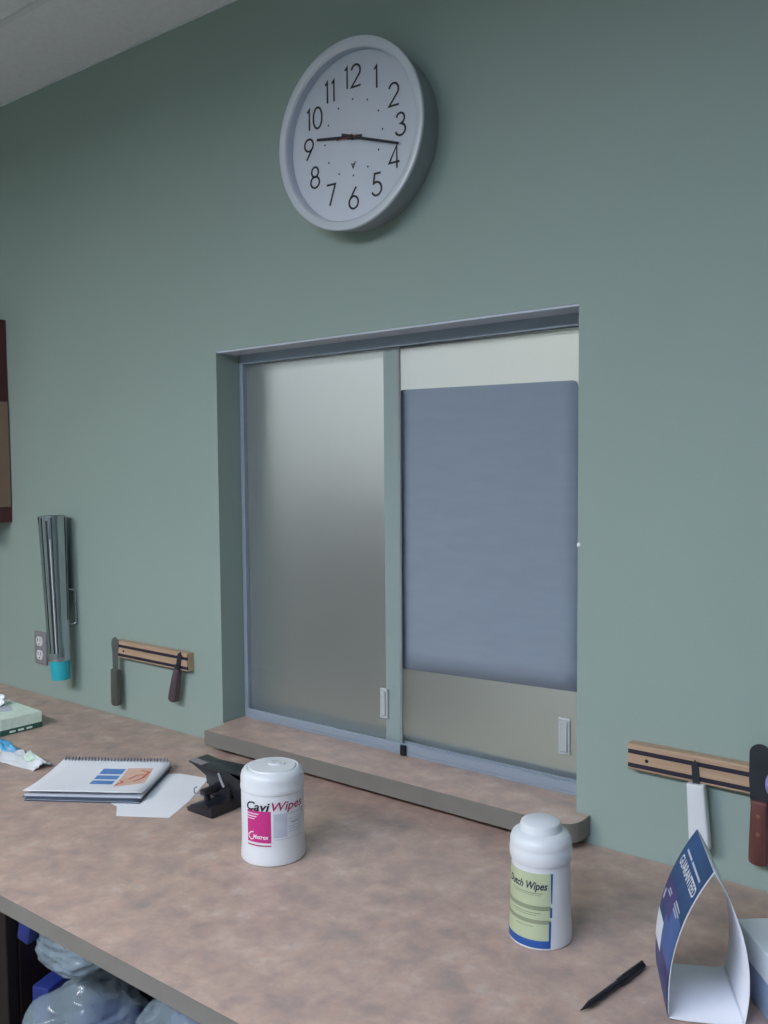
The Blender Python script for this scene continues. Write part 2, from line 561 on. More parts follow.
def troffer(x, y, col, st, z, label, lx=1.18, ly=0.57):
    t = thing('ceiling_light', label, 'light', (x, y, z))
    b = bmesh.new()
    for a in ((-lx / 2, lx / 2, -ly / 2, -ly / 2 + 0.025), (-lx / 2, lx / 2, ly / 2 - 0.025, ly / 2),
              (-lx / 2, -lx / 2 + 0.025, -ly / 2 + 0.025, ly / 2 - 0.025), (lx / 2 - 0.025, lx / 2, -ly / 2 + 0.025, ly / 2 - 0.025)):
        add_box(b, *a, -0.002, 0.034)
    obj('frame', b, M['tbar'], t)
    obj('diffuser', box(-lx / 2 + 0.025, lx / 2 - 0.025, -ly / 2 + 0.025, ly / 2 - 0.025, 0.028, 0.034), emit('lamp_diffuser', col, st), t)
    return t

LABS = ['flush rectangular ceiling lamp in front of the frosted window', 'added unseen ceiling lamp brightening the left wall and counter']
for (x, y, c, st), lab in zip(TROFFERS, LABS):
    troffer(x, y, c, st, ZC, lab)

# lobby beyond the frosted glass
LX0, LX1, LZC = -5.2, 0.6, 2.5
struct(obj('wall_lobby_back', box(LX0, LX1, LYB, LYB + 0.1, 0, LZC + 0.03), M['white_wall']))
struct(obj('wall_lobby_left', box(LX0 - 0.1, LX0, YB, LYB, 0, LZC + 0.03), M['white_wall']))
struct(obj('wall_lobby_right', box(LX1, LX1 + 0.1, YB, LYB, 0, LZC + 0.03), M['white_wall']))
struct(obj('wall_lobby_front', bm := bmesh.new() and (lambda b: [add_box(b, *a) for a in ((LX0, OX0, YB, YB + 0.01, 0, LZC), (OX1, LX1, YB, YB + 0.01, 0, LZC), (OX0, OX1, YB, YB + 0.01, OZR, LZC), (OX0, OX1, YB, YB + 0.01, 0, OZ0))] and b)(bmesh.new()), M['white_wall']))
struct(obj('floor_lobby', box(LX0 - 0.1, LX1 + 0.1, YB, LYB + 0.1, -0.05, 0.0), M['lobby_floor']))
struct(obj('ceiling_lobby', box(LX0 - 0.1, LX1 + 0.1, YB, LYB + 0.1, LZC + 0.03, LZC + 0.08), M['tile']))
for (x, y, c, s), lab in zip(LOBBY_LAMPS, ('flush lamp in the lobby ceiling behind the left frosted pane', 'flush lamp in the lobby ceiling behind the right frosted pane')):
    troffer(x, y, c, s, LZC - 0.012, lab)
lc = thing('lobby_cabinet', 'dark cabinet in the lobby, a blur behind the left frosted pane', 'cabinet', (-3.45, 2.7, 0.0))
obj('body', box(-0.65, 0.65, -0.25, 0.25, 0.0, 1.36, bev=0.004), M['lobby_wood'], lc)
for x in (-0.64, 0.01):
    d = obj('door', box(x, x + 0.63, -0.272, -0.2505, 0.06, 1.33, bev=0.003), M['lobby_wood'], lc)
    obj('handle', tube([(x + 0.315, -0.272, 0.75), (x + 0.315, -0.295, 0.75), (x + 0.315, -0.295, 0.87), (x + 0.315, -0.272, 0.87)], 0.005), M['alu'], d, 40)

# ------------------------------------------------------------------ window_1: sliding frosted panes in an aluminium track
win = bpy.data.objects.new('window_1', None)
COL.objects.link(win)
struct(win, 'interior sliding window with two frosted panes set in the green wall')
JY0, JY1 = 0.064, 0.112
TB, TT = 0.9455, 0.966          # bottom track
HB = 1.716                      # header underside
def head(x):
    return OZL + (OZR - OZL) * (x - OX0) / (OX1 - OX0)
def head_bar(y0, y1, d0, d1, bm=None, e=0.0125):
    xa, xb = OX0 + e, OX1 - e
    return prism([(xa, head(xa) - d1), (xb, head(xb) - d1), (xb, head(xb) - d0), (xa, head(xa) - d0)], y0, y1, 'xz', bm)
obj('frame_jamb', box(OX0 + 0.0005, OX0 + 0.012, JY0, JY1, TB, head(OX0) - 0.0005, bev=0.001, seg=1), M['alu'], win)
obj('frame_jamb', box(OX1 - 0.012, OX1 - 0.0005, JY0, JY1, TB, head(OX1) - 0.0105, bev=0.001, seg=1), M['alu'], win)
bmh = head_bar(JY0 - 0.004, JY0 + 0.002, 0.0005, 0.0235)
head_bar(JY0 + 0.002, JY1, 0.0005, 0.008, bmh)
head_bar(JY1 - 0.004, JY1, 0.008, 0.0235, bmh)
obj('top_track', bmh, M['alu'], win)
bmt = box(OX0 + 0.012, OX1 - 0.012, JY0 - 0.004, JY1, TB, TB + 0.005)
add_box(bmt, OX0 + 0.012, OX1 - 0.012, JY0 - 0.004, JY0, TB + 0.005, TT, bev=0.001, seg=1)
add_box(bmt, OX0 + 0.012, OX1 - 0.012, JY1 - 0.004, JY1, TB + 0.005, TT, bev=0.001, seg=1)
add_box(bmt, OX0 + 0.012, OX1 - 0.012, 0.0835, 0.0865, TB + 0.005, TT - 0.003)
obj('bottom_track', bmt, M['alu'], win)
# painted trim strip under the opening's top edge
obj('head_casing', head_bar(0.0008, JY0 - 0.0045, 0.0004, 0.004, None, 0.0006), M['casing'], win)
PZ0, PZ1 = TB + 0.006, HB + 0.010
p1 = obj('glass_pane', box(OX0 + 0.013, -1.034, 0.074, 0.0785, PZ0, PZ1, bev=0.0008, seg=1), M['frost'], win)
p2 = obj('glass_pane', box(-1.070, OX1 - 0.013, 0.091, 0.0955, PZ0, PZ1, bev=0.0008, seg=1), M['frost'], win)
obj('edge_stile', box(-1.069, -1.0342, 0.0728, 0.0737, PZ0, PZ1 - 0.012), M['stile'], p1)['label'] = 'pale greenish edge strip'
obj('polished_edge', box(-1.0338, -1.0325, 0.0738, 0.0787, PZ0, PZ1), M['acrylic'], p1)
def pull(x0, x1, y, z0, z1, par):
    b = box(x0, x1, y - 0.006, y - 0.0003, z0, z1, bev=0.0015)
    add_box(b, x0 + 0.004, x1 - 0.004, y - 0.009, y - 0.006, z0 + 0.006, z1 - 0.006, bev=0.001, seg=1)
    obj('pull_handle', b, M['acrylic'], par)
pull(-1.081, -1.062, 0.074, 1.005, 1.064, p1)
pull(-0.706, -0.684, 0.091, 1.002, 1.066, p2)
obj('track_stop', box(-1.022, -1.010, 0.053, 0.0595, TB, TB + 0.020, bev=0.001, seg=1), M['black'], win)
# laminate sill: runs into the opening, front corner rounded
SZ0, SZ1 = 0.9150, 0.945
def rounded(x0, x1, y0, y1, r, n=8):
    pts = [(x0, y1), (x0, y0)]
    pts += [(x1 - r + r * math.cos(a), y0 + r + r * math.sin(a)) for a in [(-PI / 2) + PI / 2 * i / n for i in range(n + 1)]]
    pts += [(x1, y1)]
    return pts
poly = rounded(-1.4470, -0.607, -0.060, -0.0005, 0.034)
b = prism(poly, SZ0 + 0.0015, SZ1, 'xy')
add_box(b, OX0 + 0.0006, OX1 - 0.0006, -0.0005, YB, SZ0 + 0.0015, SZ1)
sill = obj('sill', b, M['laminate'], win)
outer = rounded(-1.4470, -0.6060, -0.0612, -0.0004, 0.0350)
inner = rounded(-1.4470, -0.6070, -0.0600, -0.0004, 0.0340)
b = bmesh.new()
n = len(outer)
for (a0, a1), (i0, i1) in zip(zip(outer[1:], outer[2:]), zip(inner[1:], inner[2:])):
    f = [[b.verts.new((*p, z)) for p in (a0, a1, i1, i0)] for z in (SZ0, SZ1 + 0.0004)]
    b.faces.new(f[0]); b.faces.new(f[1][::-1])
    for k in range(4):
        b.faces.new((f[0][k], f[0][(k + 1) % 4], f[1][(k + 1) % 4], f[1][k]))
bmesh.ops.remove_doubles(b, verts=b.verts[:], dist=1e-6)
obj('edge_band', b, M['edge'], sill, 40)
obj('support_cleat', box(-1.43, -0.66, -0.030, -0.0005, 0.9, SZ0), M['edge'], sill)

# paper sign taped to the right pane
def poster(u, v):
    v = 1 - (1 - v) ** 2
    dt = (1 - v) * 0.537
    ins = 0.010 - math.sqrt(max(0.0, 0.010 ** 2 - max(0.0, 0.010 - dt) ** 2))
    x = -1.0420 + ins * 0.6 + (0.3690 - ins * 1.6) * u
    z = 1.104 + 0.010 * u + v * (1.641 - 1.104 - 0.012 * u)
    return Vector((x, 0.0895 - 0.0006 * math.sin(u * PI), z))
b = sheet(poster, 12, 28)
ps = obj('paper_sign', b, M['poster'], None, 60)
tag(ps, 'large blue-grey paper sheet covering most of the right frosted pane', 'sign')
md = ps.modifiers.new('thick', 'SOLIDIFY'); md.thickness = 0.0006

# ------------------------------------------------------------------ countertop and what carries it
CT0, CT1, CF = 0.8775, 0.900, -0.656
ctr = thing('countertop', 'long mottled pinkish-tan laminate countertop below the frosted window', 'countertop', (0, 0, 0))
obj('slab', box(XL + 0.01, XR - 0.01, CF, -0.0015, CT0, CT1), M['laminate'], ctr)
obj('edge_band', box(XL + 0.01, XR - 0.01, CF - 0.002, CF - 0.0001, CT0, CT1 + 0.0003), M['edge'], ctr)

def base_cabinet(x0, x1, label, nd):
    t = thing('base_cabinet', label, 'cabinet', ((x0 + x1) / 2, -0.3, 0))
    w2 = (x1 - x0) / 2
    obj('body', box(-w2, w2, -0.28, 0.29, 0.0, CT0 - 0.001), M['base_wood'], t)
    for k in range(nd):
        a = -w2 + 2 * w2 * k / nd + 0.004
        d = obj('door', box(a, a + 2 * w2 / nd - 0.008, -0.300, -0.2805, 0.11, CT0 - 0.02, bev=0.002), M['base_wood'], t)
        obj('handle', tube([(a + 0.05, -0.301, 0.70), (a + 0.05, -0.325, 0.70), (a + 0.05, -0.325, 0.80), (a + 0.05, -0.301, 0.80)], 0.005), M['alu'], d, 40)
base_cabinet(-3.2, -1.285, 'dark maroon base cabinet under the left end of the counter', 4)
base_cabinet(-0.15, 1.85, 'dark maroon base cabinet under the right end of the counter', 4)
sh = obj('open_shelf', box(-1.284, -0.151, -0.60, -0.02, 0.545, 0.565), M['base_wood'])
tag(sh, 'dark shelf between base cabinets under the counter, holding plastic bags', 'shelf')

def blob(name, cx, cy, cz, rx, ry, rz, seed, m, parent=None, zmin=None):
    b = bmesh.new()
    bmesh.ops.create_icosphere(b, subdivisions=5, radius=1.0)
    off = Vector((seed * 7.3, seed * 3.1, seed * 1.7))
    for v in b.verts:
        p = v.co.copy()
        n1 = mnoise.noise(p * 1.4 + off) * 0.20
        n2 = (0.5 - abs(mnoise.noise(Vector((p.x * 1.6 + p.z, p.y * 1.8, p.z * 5.0 - p.x * 1.5)) + off))) * 0.15
        n3 = (0.5 - abs(mnoise.noise(Vector((p.x * 4, p.y * 4 + p.z * 2, p.z * 11)) + off))) * 0.04
        q = p * (0.86 + n1 + n2 + n3)
        z = cz + q.z * rz
        if zmin is not None:
            z = max(z, zmin + 0.001)
        v.co = Vector((cx + q.x * rx, cy + q.y * ry, z))
    return obj(name, b, m, parent, 80)

def bag(label, c, r, seed, packs, zmin):
    t = thing('plastic_bag', label, 'bag', (c[0], c[1], zmin), 0, 'plastic bags under the counter')
    inv = Vector((c[0], c[1], zmin))
    blob('film', 0, 0, c[2] - zmin, *r, seed, M['bag'], t, 0.0)
    for (px, py, pz, sx, sy, sz, rot) in packs:
        mt = Matrix.Translation(Vector((px, py, pz)) - inv) @ Euler(rot).to_matrix().to_4x4()
        obj('packet', box(-sx, sx, -sy, sy, -sz, sz, bev=0.004, mtx=mt), M['royal'], t, 40)
bag('clear plastic bag with a royal-blue packet, lower left on the under-counter shelf', (-1.160, -0.545, 0.66), (0.098, 0.095, 0.088), 1.0, [(-1.235, -0.555, 0.685, 0.016, 0.03, 0.035, (0, 0, 0.3)), (-1.15, -0.53, 0.63, 0.045, 0.05, 0.04, (0.2, 0.1, 0.4))], 0.5655)
bag('smaller clear plastic bag on top of the lower left bag, just under the counter edge', (-1.140, -0.560, 0.816), (0.085, 0.070, 0.042), 2.0, [(-1.205, -0.600, 0.835, 0.012, 0.022, 0.022, (0.1, 0.3, 0.2))], 0.772)
bag('wide clear plastic bag to the right on the shelf under the counter', (-0.880, -0.525, 0.70), (0.155, 0.115, 0.135), 3.0, [(-0.90, -0.55, 0.70, 0.06, 0.05, 0.05, (0.3, 0.2, 0.5)), (-0.93, -0.50, 0.64, 0.05, 0.05, 0.04, (0.1, 0.4, 0.1))], 0.5655)

# ------------------------------------------------------------------ wall clock
CX, CZ = -1.046, 2.0785
clock = thing('wall_clock', 'round silver-rimmed white wall clock above the frosted window', 'clock', (CX, 0.0, CZ))
RX = Matrix.Rotation(PI / 2, 4, 'X')      # lathe axis z -> -y
obj('case', lathe([(0.150, 0.001), (0.1560, 0.001), (0.1585, 0.020), (0.1618, 0.046), (0.1625, 0.0525), (0.158, 0.053)], 96, RX, cap=False), M['silver_shaded'], clock, 28)
obj('bezel', lathe([(0.1580, 0.0525), (0.1638, 0.0530), (0.1640, 0.0560), (0.1628, 0.0580), (0.1560, 0.0590), (0.1495, 0.0575),
                    (0.1466, 0.0535), (0.1462, 0.036), (0.150, 0.034)], 96, RX, cap=False), M['silver'], clock, 24)
obj('dial', lathe([(0.1475, 0.034), (0.1475, 0.0390), (0.0, 0.0390)], 96, RX), M['dial'], clock, 40)
DY = -0.0395
H = 0.0372
for k in range(1, 13):
    a = math.radians(90 - 30 * k)
    r = 0.1050
    s = str(k)
    wd = sum(DIG[c][0] for c in s) * H + 0.18 * H * (len(s) - 1)
    x = r * math.cos(a) - wd / 2
    z0 = r * math.sin(a) - H / 2
    lines = []
    for c in s:
        lines += [[(x + u * H, z0 + v * H) for u, v in l] for l in DIG[c][1]]
        x += DIG[c][0] * H + 0.18 * H
    o = obj('numeral', ribbon(lines, 0.0036, fn=lambda u, v: Vector((u, DY - 0.0002, v))), M['ink'], clock)
    md = o.modifiers.new('thick', 'SOLIDIFY'); md.thickness = 0.0003
for k in range(12):
    a = math.radians(30 * k)
    obj('hour_dot', lathe([(0.0017, 0.0), (0.0017, 0.0004), (0, 0.0004)], 8, Matrix.Translation((0.066 * math.cos(a), DY, 0.066 * math.sin(a))) @ RX), M['ink'], clock)
# small v-shaped maker's mark over a short line
o = obj('dial_mark', ribbon([[(-0.004, -0.044), (-0.0005, -0.053), (0.005, -0.042)], [(-0.001, -0.0465), (0.003, -0.0465)]], 0.0024, fn=lambda u, v: Vector((u, DY - 0.0002, v))), M['ink'], clock)
def hand(name, deg, L, tail, w0, w1, y, m):
    a = math.radians(90 - deg)
    d = Vector((math.cos(a), 0, math.sin(a))); n_ = Vector((-d.z, 0, d.x))
    b = bmesh.new()
    prof = [(-tail, w0), (L * 0.12, w0), (L * 0.13, w1 * 1.25), (L, w1)]
    vs_ = []
    for t, wv in prof:
        for sg in (-1, 1):
            for yy in (y, y - 0.0008):
                p = d * t + n_ * (sg * wv); p.y = yy
                vs_.append(b.verts.new(p))
    for i in range(len(prof) - 1):
        q = vs_[i * 4:i * 4 + 8]
        b.faces.new((q[0], q[4], q[6], q[2])); b.faces.new((q[1], q[3], q[7], q[5]))
        b.faces.new((q[0], q[1], q[5], q[4])); b.faces.new((q[2], q[6], q[7], q[3]))
    b.faces.new((vs_[0], vs_[2], vs_[3], vs_[1])); b.faces.new((vs_[-4], vs_[-3], vs_[-1], vs_[-2]))
    obj(name, b, m, clock)
hand('hour_hand', 278.5, 0.084, 0.022, 0.0036, 0.0022, DY - 0.002, M['ink'])
hand('minute_hand', 107.5, 0.108, 0.024, 0.0034, 0.0020, DY - 0.0035, M['ink'])
hand('second_hand', 270.0, 0.034, 0.014, 0.0012, 0.0008, DY - 0.005, M['red'])
obj('hub', lathe([(0.0045, 0.0), (0.0045, 0.006), (0.003, 0.0068), (0, 0.0068)], 16, Matrix.Translation((0, DY, 0)) @ RX), M['ink'], clock, 40)
obj('glass_lens', lathe([(0.1462, 0.0530), (0.10, 0.0536), (0.05, 0.0540), (0.0, 0.0541)], 64, RX, cap=False), M['lens'], clock, 40)

# ------------------------------------------------------------------ wall cabinet at the left edge
wc = thing('wall_cabinet', 'dark cherry wood wall cabinet cut off by the left edge', 'cabinet', (-2.268, 0, 1.348))
obj('body', box(-0.55, 0.0, -0.14, -0.0008, 0.0, 0.534, bev=0.002), M['cherry'], wc)
obj('side_panel', box(0.0002, 0.003, -0.138, -0.004, 0.041, 0.319, bev=0.0006, seg=1), M['tan_board'], wc)['label'] = 'tan board on the side'
dr = obj('door', box(-0.545, -0.005, -0.158, -0.1405, 0.005, 0.529, bev=0.003), M['cherry'], wc)
obj('knob', lathe([(0.006, 0), (0.006, 0.01), (0.011, 0.018), (0.008, 0.024), (0, 0.025)], 20, Matrix.Translation((-0.5, -0.158, 0.08)) @ RX), M['alu'], dr, 40)

# ------------------------------------------------------------------ cup dispenser with a cyan cup
cdp = thing('cup_dispenser', 'tall stainless steel tube cup dispenser with a cyan cup at its bottom', 'dispenser', (-1.994, -0.046, 1.02))
lean = Matrix.Rotation(math.radians(-2.3), 4, 'Y')
def RD(z):
    return 0.0262 + 0.0075 * (z - 0.013) / 0.339
prof = [(0.0235, 0.0), (0.0262, 0.0), (0.0272, 0.003), (0.0272, 0.010), (0.0262, 0.013), (0.0337, 0.352), (0.0332, 0.356), (0.0300, 0.357), (0.0300, 0.33), (0.0, 0.33)]
obj('tube', lathe(prof, 48, lean, cap=False), M['chrome'], cdp, 50)
def cyl_pt(al, r, z, d, rr, c=(0, 0)):
    return Vector((c[0] + r * (math.cos(al) * d[0] + math.sin(al) * rr[0]), c[1] + r * (math.cos(al) * d[1] + math.sin(al) * rr[1]), z))
def facing(cx, cy):
    d = Vector((CAM.x - cx, CAM.y - cy)).normalized()
    return d, Vector((-d.y, d.x))
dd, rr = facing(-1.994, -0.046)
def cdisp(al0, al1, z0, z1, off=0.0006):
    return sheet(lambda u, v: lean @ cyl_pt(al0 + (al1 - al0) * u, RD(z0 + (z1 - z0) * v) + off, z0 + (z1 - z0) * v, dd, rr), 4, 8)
obj('dark_reflection', cdisp(-0.50, -0.36, 0.02, 0.345), M['dark_slot_and_reflection'], cdp, 60)  # dark and bright strips from here paint reflections onto the steel tube
obj('reflection_stripe', cdisp(-0.90, -0.80, 0.02, 0.352), M['dark_slot_and_reflection'], cdp, 60)
obj('reflection_stripe', cdisp(-0.12, -0.05, 0.02, 0.352), M['dark_slot_and_reflection'], cdp, 60)
obj('reflection_stripe', cdisp(0.95, 1.05, 0.10, 0.352), M['dark_slot_and_reflection'], cdp, 60)
obj('reflection_stripe', cdisp(-0.28, -0.22, 0.02, 0.30), M['socket'], cdp, 60)['label'] = 'bright painted reflection'
obj('wall_plate', box(-0.062, -0.036, 0.012, 0.0448, 0.10, 0.30, bev=0.003), M['chrome'], cdp, 40)
lr = lambda q, y, z: lean @ Vector((rr[0] * q - dd[0] * y, rr[1] * q - dd[1] * y, z))
obj('release_lever', tube([lr(0.026, 0.008, 0.172), lr(0.040, 0.008, 0.171), lr(0.044, 0.008, 0.164), lr(0.043, 0.008, 0.092), lr(0.039, 0.008, 0.085), lr(0.026, 0.008, 0.086)], 0.0024), M['chrome'], cdp, 50)
obj('paper_cup', lathe([(0.0, -0.044), (0.0195, -0.044), (0.0200, -0.048), (0.0212, -0.047), (0.0250, 0.004), (0.0240, 0.004), (0.0, 0.002)], 40, lean), M['cyan'], cdp, 40)['label'] = 'cyan paper cup'

# ------------------------------------------------------------------ power outlet
ol = thing('power_outlet', 'grey wall outlet plate with two white sockets beside the cup dispenser', 'outlet', (-2.145, -0.0005, 1.024))
obj('cover_plate', box(-0.027, 0.027, -0.006, 0.0, -0.043, 0.043, bev=0.002), M['plate'], ol, 40)
for z in (0.018, -0.018):
    s = obj('socket', prism([(0.0135 * math.cos(a), z + max(-0.0120, min(0.0120, 0.0152 * math.sin(a)))) for a in [2 * PI * i / 28 for i in range(28)]], -0.0085, -0.005, 'xz', bev=0.0006), M['socket'], ol)
    b = bmesh.new()
    for xx in (-0.0055, 0.0055):
        add_box(b, xx - 0.001, xx + 0.001, -0.0088, -0.0084, z, z + 0.008)
    lathe([(0.0022, 0), (0.0022, 0.0004), (0, 0.0004)], 10, Matrix.Translation((0, -0.0084, z - 0.007)) @ RX, b)
    obj('slot', b, M['dark_slot_and_reflection'], s)
obj('screw', lathe([(0.003, 0), (0.003, 0.001), (0, 0.0014)], 12, Matrix.Translation((0, -0.006, 0)) @ RX), M['alu'], ol)

# ------------------------------------------------------------------ magnetic knife racks
def rack(label, x0, x1, z0, group):
    t = thing('knife_rack', label, 'knife rack', ((x0 + x1) / 2, 0, z0), 0, group)
    w2 = (x1 - x0) / 2
    b = bmesh.new()
    # grooved wooden bar: profile in y, z
    pr = [(-0.0006, 0.0), (-0.018, 0.0), (-0.020, 0.002), (-0.020, 0.0035), (-0.0165, 0.0035), (-0.0165, 0.0105), (-0.020, 0.0105), (-0.020, 0.0245),
          (-0.0165, 0.0245), (-0.0165, 0.0315), (-0.020, 0.0315), (-0.020, 0.0375), (-0.018, 0.0395), (-0.0006, 0.0395)]
    obj('wooden_bar', prism(pr, -w2, w2, 'yz', b), M['rack_wood'], t)
    for z in (0.0036, 0.0246):
        obj('magnet_strip', box(-w2 + 0.0005, w2 - 0.0005, -0.0192, -0.0166, z, z + 0.0068), M['magnet'], t)
    for x in (-w2 + 0.03, w2 - 0.03):
        obj('screw', lathe([(0.0028, 0), (0.0028, 0.0006), (0, 0.001)], 12, Matrix.Translation((x, -0.02, 0.0175)) @ RX), M['dark_slot_and_reflection'], t)
    return t
rack('wooden two-strip knife rack on the wall near the cup dispenser', -1.802, -1.547, 1.0475, 'wooden magnetic racks on the wall')
rack('wooden two-strip knife rack on the wall right of the window', -0.537, -0.275, 1.0405, 'wooden magnetic racks on the wall')

def knife(name, label, cat, x, z_top, z_j, z_bot, blade, bw, hw, mb, mh, tilt=0.0, hw0=None, rivets=0, ferrule=False):
    """blade up against the strip, handle hanging; origin at the magnet contact"""
    t = thing(name, label, cat, (x, -0.0203, z_j), 0, None)
    t.rotation_euler = (0, tilt, 0)
    hb = z_top - z_j
    if blade == 'round':
        pl = [(-bw * 0.8, -0.012), (bw * 0.8, -0.012)] + [(bw, hb * 0.35)] + [(bw * math.cos(a), hb - bw + bw * math.sin(a)) for a in [PI * i / 14 for i in range(15)]] + [(-bw, hb * 0.35)]
    elif blade == 'point':
        pl = [(-bw, -0.012), (bw, -0.012), (bw, hb * 0.75), (0.1 * bw, hb), (-bw, hb * 0.8)]
    else:
        pl = [(-bw * 0.72, -0.012), (bw * 0.72, -0.012), (bw * 0.85, hb * 0.6), (bw * 1.15, hb * 0.72), (bw * 0.9, hb * 0.92), (0.0, hb), (-bw * 0.9, hb * 0.9), (-bw * 1.15, hb * 0.72), (-bw * 0.85, hb * 0.6)]
    obj('blade', prism(pl, -0.0016, -0.0002, 'xz'), mb, t)
    hl = z_j - z_bot
    h0 = hw0 or hw * 0.8
    n_ = 12
    side = []
    for i in range(n_ + 1):
        s = i / n_
        side.append((h0 + (hw - h0) * min(1, s * 1.25), -hl * s * 0.93))
    rnd = [(hw * math.cos(a), -hl * 0.93 - hl * 0.07 * math.sin(a)) for a in [PI * i / 10 for i in range(11)]]
    pl = [(u, v) for u, v in side] + rnd[1:-1] + [(-u, v) for u, v in side[::-1]]
    h = obj('handle', prism(pl, -0.0085, 0.0068, 'xz', bev=0.0028), mh, t, 50)
    for k in range(rivets):
        obj('rivet', lathe([(0.003, 0), (0.003, 0.0005), (0, 0.0009)], 12, Matrix.Translation((0, -0.0085, -hl * (0.22 + 0.28 * k))) @ RX), M['brass'], h, 40)
    if ferrule:
        obj('ferrule', box(-h0 * 0.95, h0 * 0.95, -0.006, 0.004, -0.002, 0.010, bev=0.002), mb, t, 40)
    return t
knife('palette_knife', 'grey-handled spatula knife at the left end of the rack near the cup dispenser', 'knife', -1.803, 1.096, 1.018, 0.931, 'spade', 0.0125, 0.0118, M['blade'], M['grey_wood'], hw0=0.0105)
knife('palette_knife', 'short brown-handled knife at the right end of the rack near the cup dispenser', 'knife', -1.577, 1.091, 1.050, 0.972, 'point', 0.007, 0.0112, M['dark_blade'], M['purple_brown'], tilt=math.radians(14), hw0=0.0075, ferrule=True)
knife('mixing_knife', 'white-handled knife hanging behind the folded blue card', 'knife', -0.4325, 1.075, 1.0405, 0.943, 'flat' if False else 'point', 0.0052, 0.0145, M['dark_blade'], M['white_plastic'], tilt=math.radians(-4.5), hw0=0.0125)
knife('plaster_spatula', 'wide round-bladed spatula with riveted red-brown wooden handle on the right rack', 'spatula', -0.3445, 1.1150, 1.0355, 0.9445, 'round', 0.0148, 0.0128, M['dark_blade'], M['dark_wood'], hw0=0.0105, rivets=2)
# lilac loop-handled piece at the photo's right edge
sc_ = thing('hanging_tool', 'lilac loop-handled tool hanging on the right rack beside the spatula, cut by the photo edge', 'tool', (-0.318, -0.0203, 1.058))
obj('loop_handle', tube([(0.013 * math.cos(a), -0.008, 0.006 + 0.017 * math.sin(a)) for a in [2 * PI * i / 24 for i in range(25)]], 0.0052, 10), M['lilac'], sc_, 60)
obj('shaft', box(-0.004, 0.004, -0.006, -0.0002, -0.055, -0.010, bev=0.001, seg=1), M['blade'], sc_)

# ------------------------------------------------------------------ wipes canisters
def patch(fr, al0, al1, z0, z1, off, sk0=0.0, nu=16, nv=8):
    d, r_, Rf = fr
    def f(u, v):
        z = z0 + (z1 - z0) * v
        a1 = al1 + sk0 * (1 - v)
        al = al0 + (a1 - al0) * u
        return cyl_pt(al, Rf(z) + off, z, d, r_)
    return sheet(f, nu, nv)
def cyl_text(fr, s, size, al0, al1, z, off, shear=0.0, bold=0.0, zslope=0.0):
    d, r_, Rf = fr
    b = text_mesh(s, size, shear, 1.0, bold)
    wd, x0 = text_width(b)
    def f(x, y):
        u = (x - x0) / wd
        zz = z + y
        return cyl_pt(al0 + (al1 - al0) * u, Rf(zz) + off, zz, d, r_)
    return warp(b, f)
def bars(fr, rows, off):
    b = bmesh.new()
    d, r_, Rf = fr
    for al0, al1, z0, z1 in rows:
        n_ = 28
        vs_ = [[b.verts.new(cyl_pt(al0 + (al1 - al0) * i / n_, Rf(z) + off, z, d, r_)) for z in (z0, z1)] for i in range(n_ + 1)]
        for i in range(n_):
            b.faces.new((vs_[i][0], vs_[i + 1][0], vs_[i + 1][1], vs_[i][1]))
    return b
R_ = math.radians
def print_rows(name, fr, rows, off, m, par):
    for q in rows:
        obj(name, bars(fr, [q], off), m, par)
# --- large white canister with the magenta block
c1 = (-0.984, -0.327)
can = thing('wipes_canister', 'wide white wipes canister with a magenta label block, beside the hole punch', 'canister', (*c1, CT1 + 0.0003), 0, 'disinfectant wipes canisters')
obj('body', lathe([(0.0, 0.0), (0.0480, 0.0), (0.0495, 0.0015), (0.0498, 0.008), (0.0488, 0.020), (0.0482, 0.032), (0.0482, 0.102), (0.0475, 0.108), (0.0, 0.108)], 72), M['white_plastic'], can, 40)
obj('lid', lathe([(0.0, 0.1082), (0.0490, 0.1082), (0.0495, 0.111), (0.0490, 0.115), (0.0487, 0.116), (0.0487, 0.126), (0.0474, 0.132), (0.0440, 0.1370), (0.0400, 0.1390),
                  (0.0385, 0.1380), (0.0370, 0.1380), (0.0355, 0.1402), (0.0250, 0.1412), (0.0, 0.1416)], 72), M['white_plastic'], can, 40)
d, r_ = facing(*c1)
fr = (d, r_, lambda z: 0.0482)
o = obj('flip_flap', prism([(0.009 * math.cos(a) * 1.5, 0.010 * math.sin(a)) for a in [2 * PI * i / 24 for i in range(24)]], 0.1402, 0.1432, 'xy', bev=0.0008), M['white_plastic'], can, 40)
o.rotation_euler = (0, 0, 0.6); o.location = (0.004, 0.006, 0)
obj('flap_mark', ribbon([arc(0.004, 0.006, 0.010, 0.0035, 20, 200, 10), arc(0.004, 0.006, 0.010, 0.0035, 230, 380, 10)], 0.0014, fn=lambda u, v: Vector((u, v, 0.14335))), M['grey_ink'], can)
lb = obj('label', patch(fr, R_(-62), R_(75), 0.033, 0.101, 0.0003, nu=80), M['white_plastic'], can, 60)
obj('colour_block', patch(fr, R_(-51), R_(-3.5), 0.0365, 0.085, 0.0006), M['magenta'], lb, 60)
obj('lettering', cyl_text(fr, 'Cavi', 0.0185, R_(-52), R_(-5), 0.0855, 0.0009, 0.25, 0.0004), M['ink'], lb)
obj('lettering', cyl_text(fr, 'Wipes', 0.0185, R_(-2), R_(62), 0.0855, 0.0009, 0.25, 0.0002), M['magenta_ink'], lb)
obj('lettering', cyl_text(fr, 'Metrex', 0.0092, R_(-38), R_(-8), 0.0425, 0.0009, 0.2, 0.0002), M['white_ink'], lb)
def cyl_ribbon(lines, wd, off):
    return ribbon(lines, wd, fn=lambda u, v: cyl_pt(u / 0.0482, 0.0482 + off, v, d, r_))
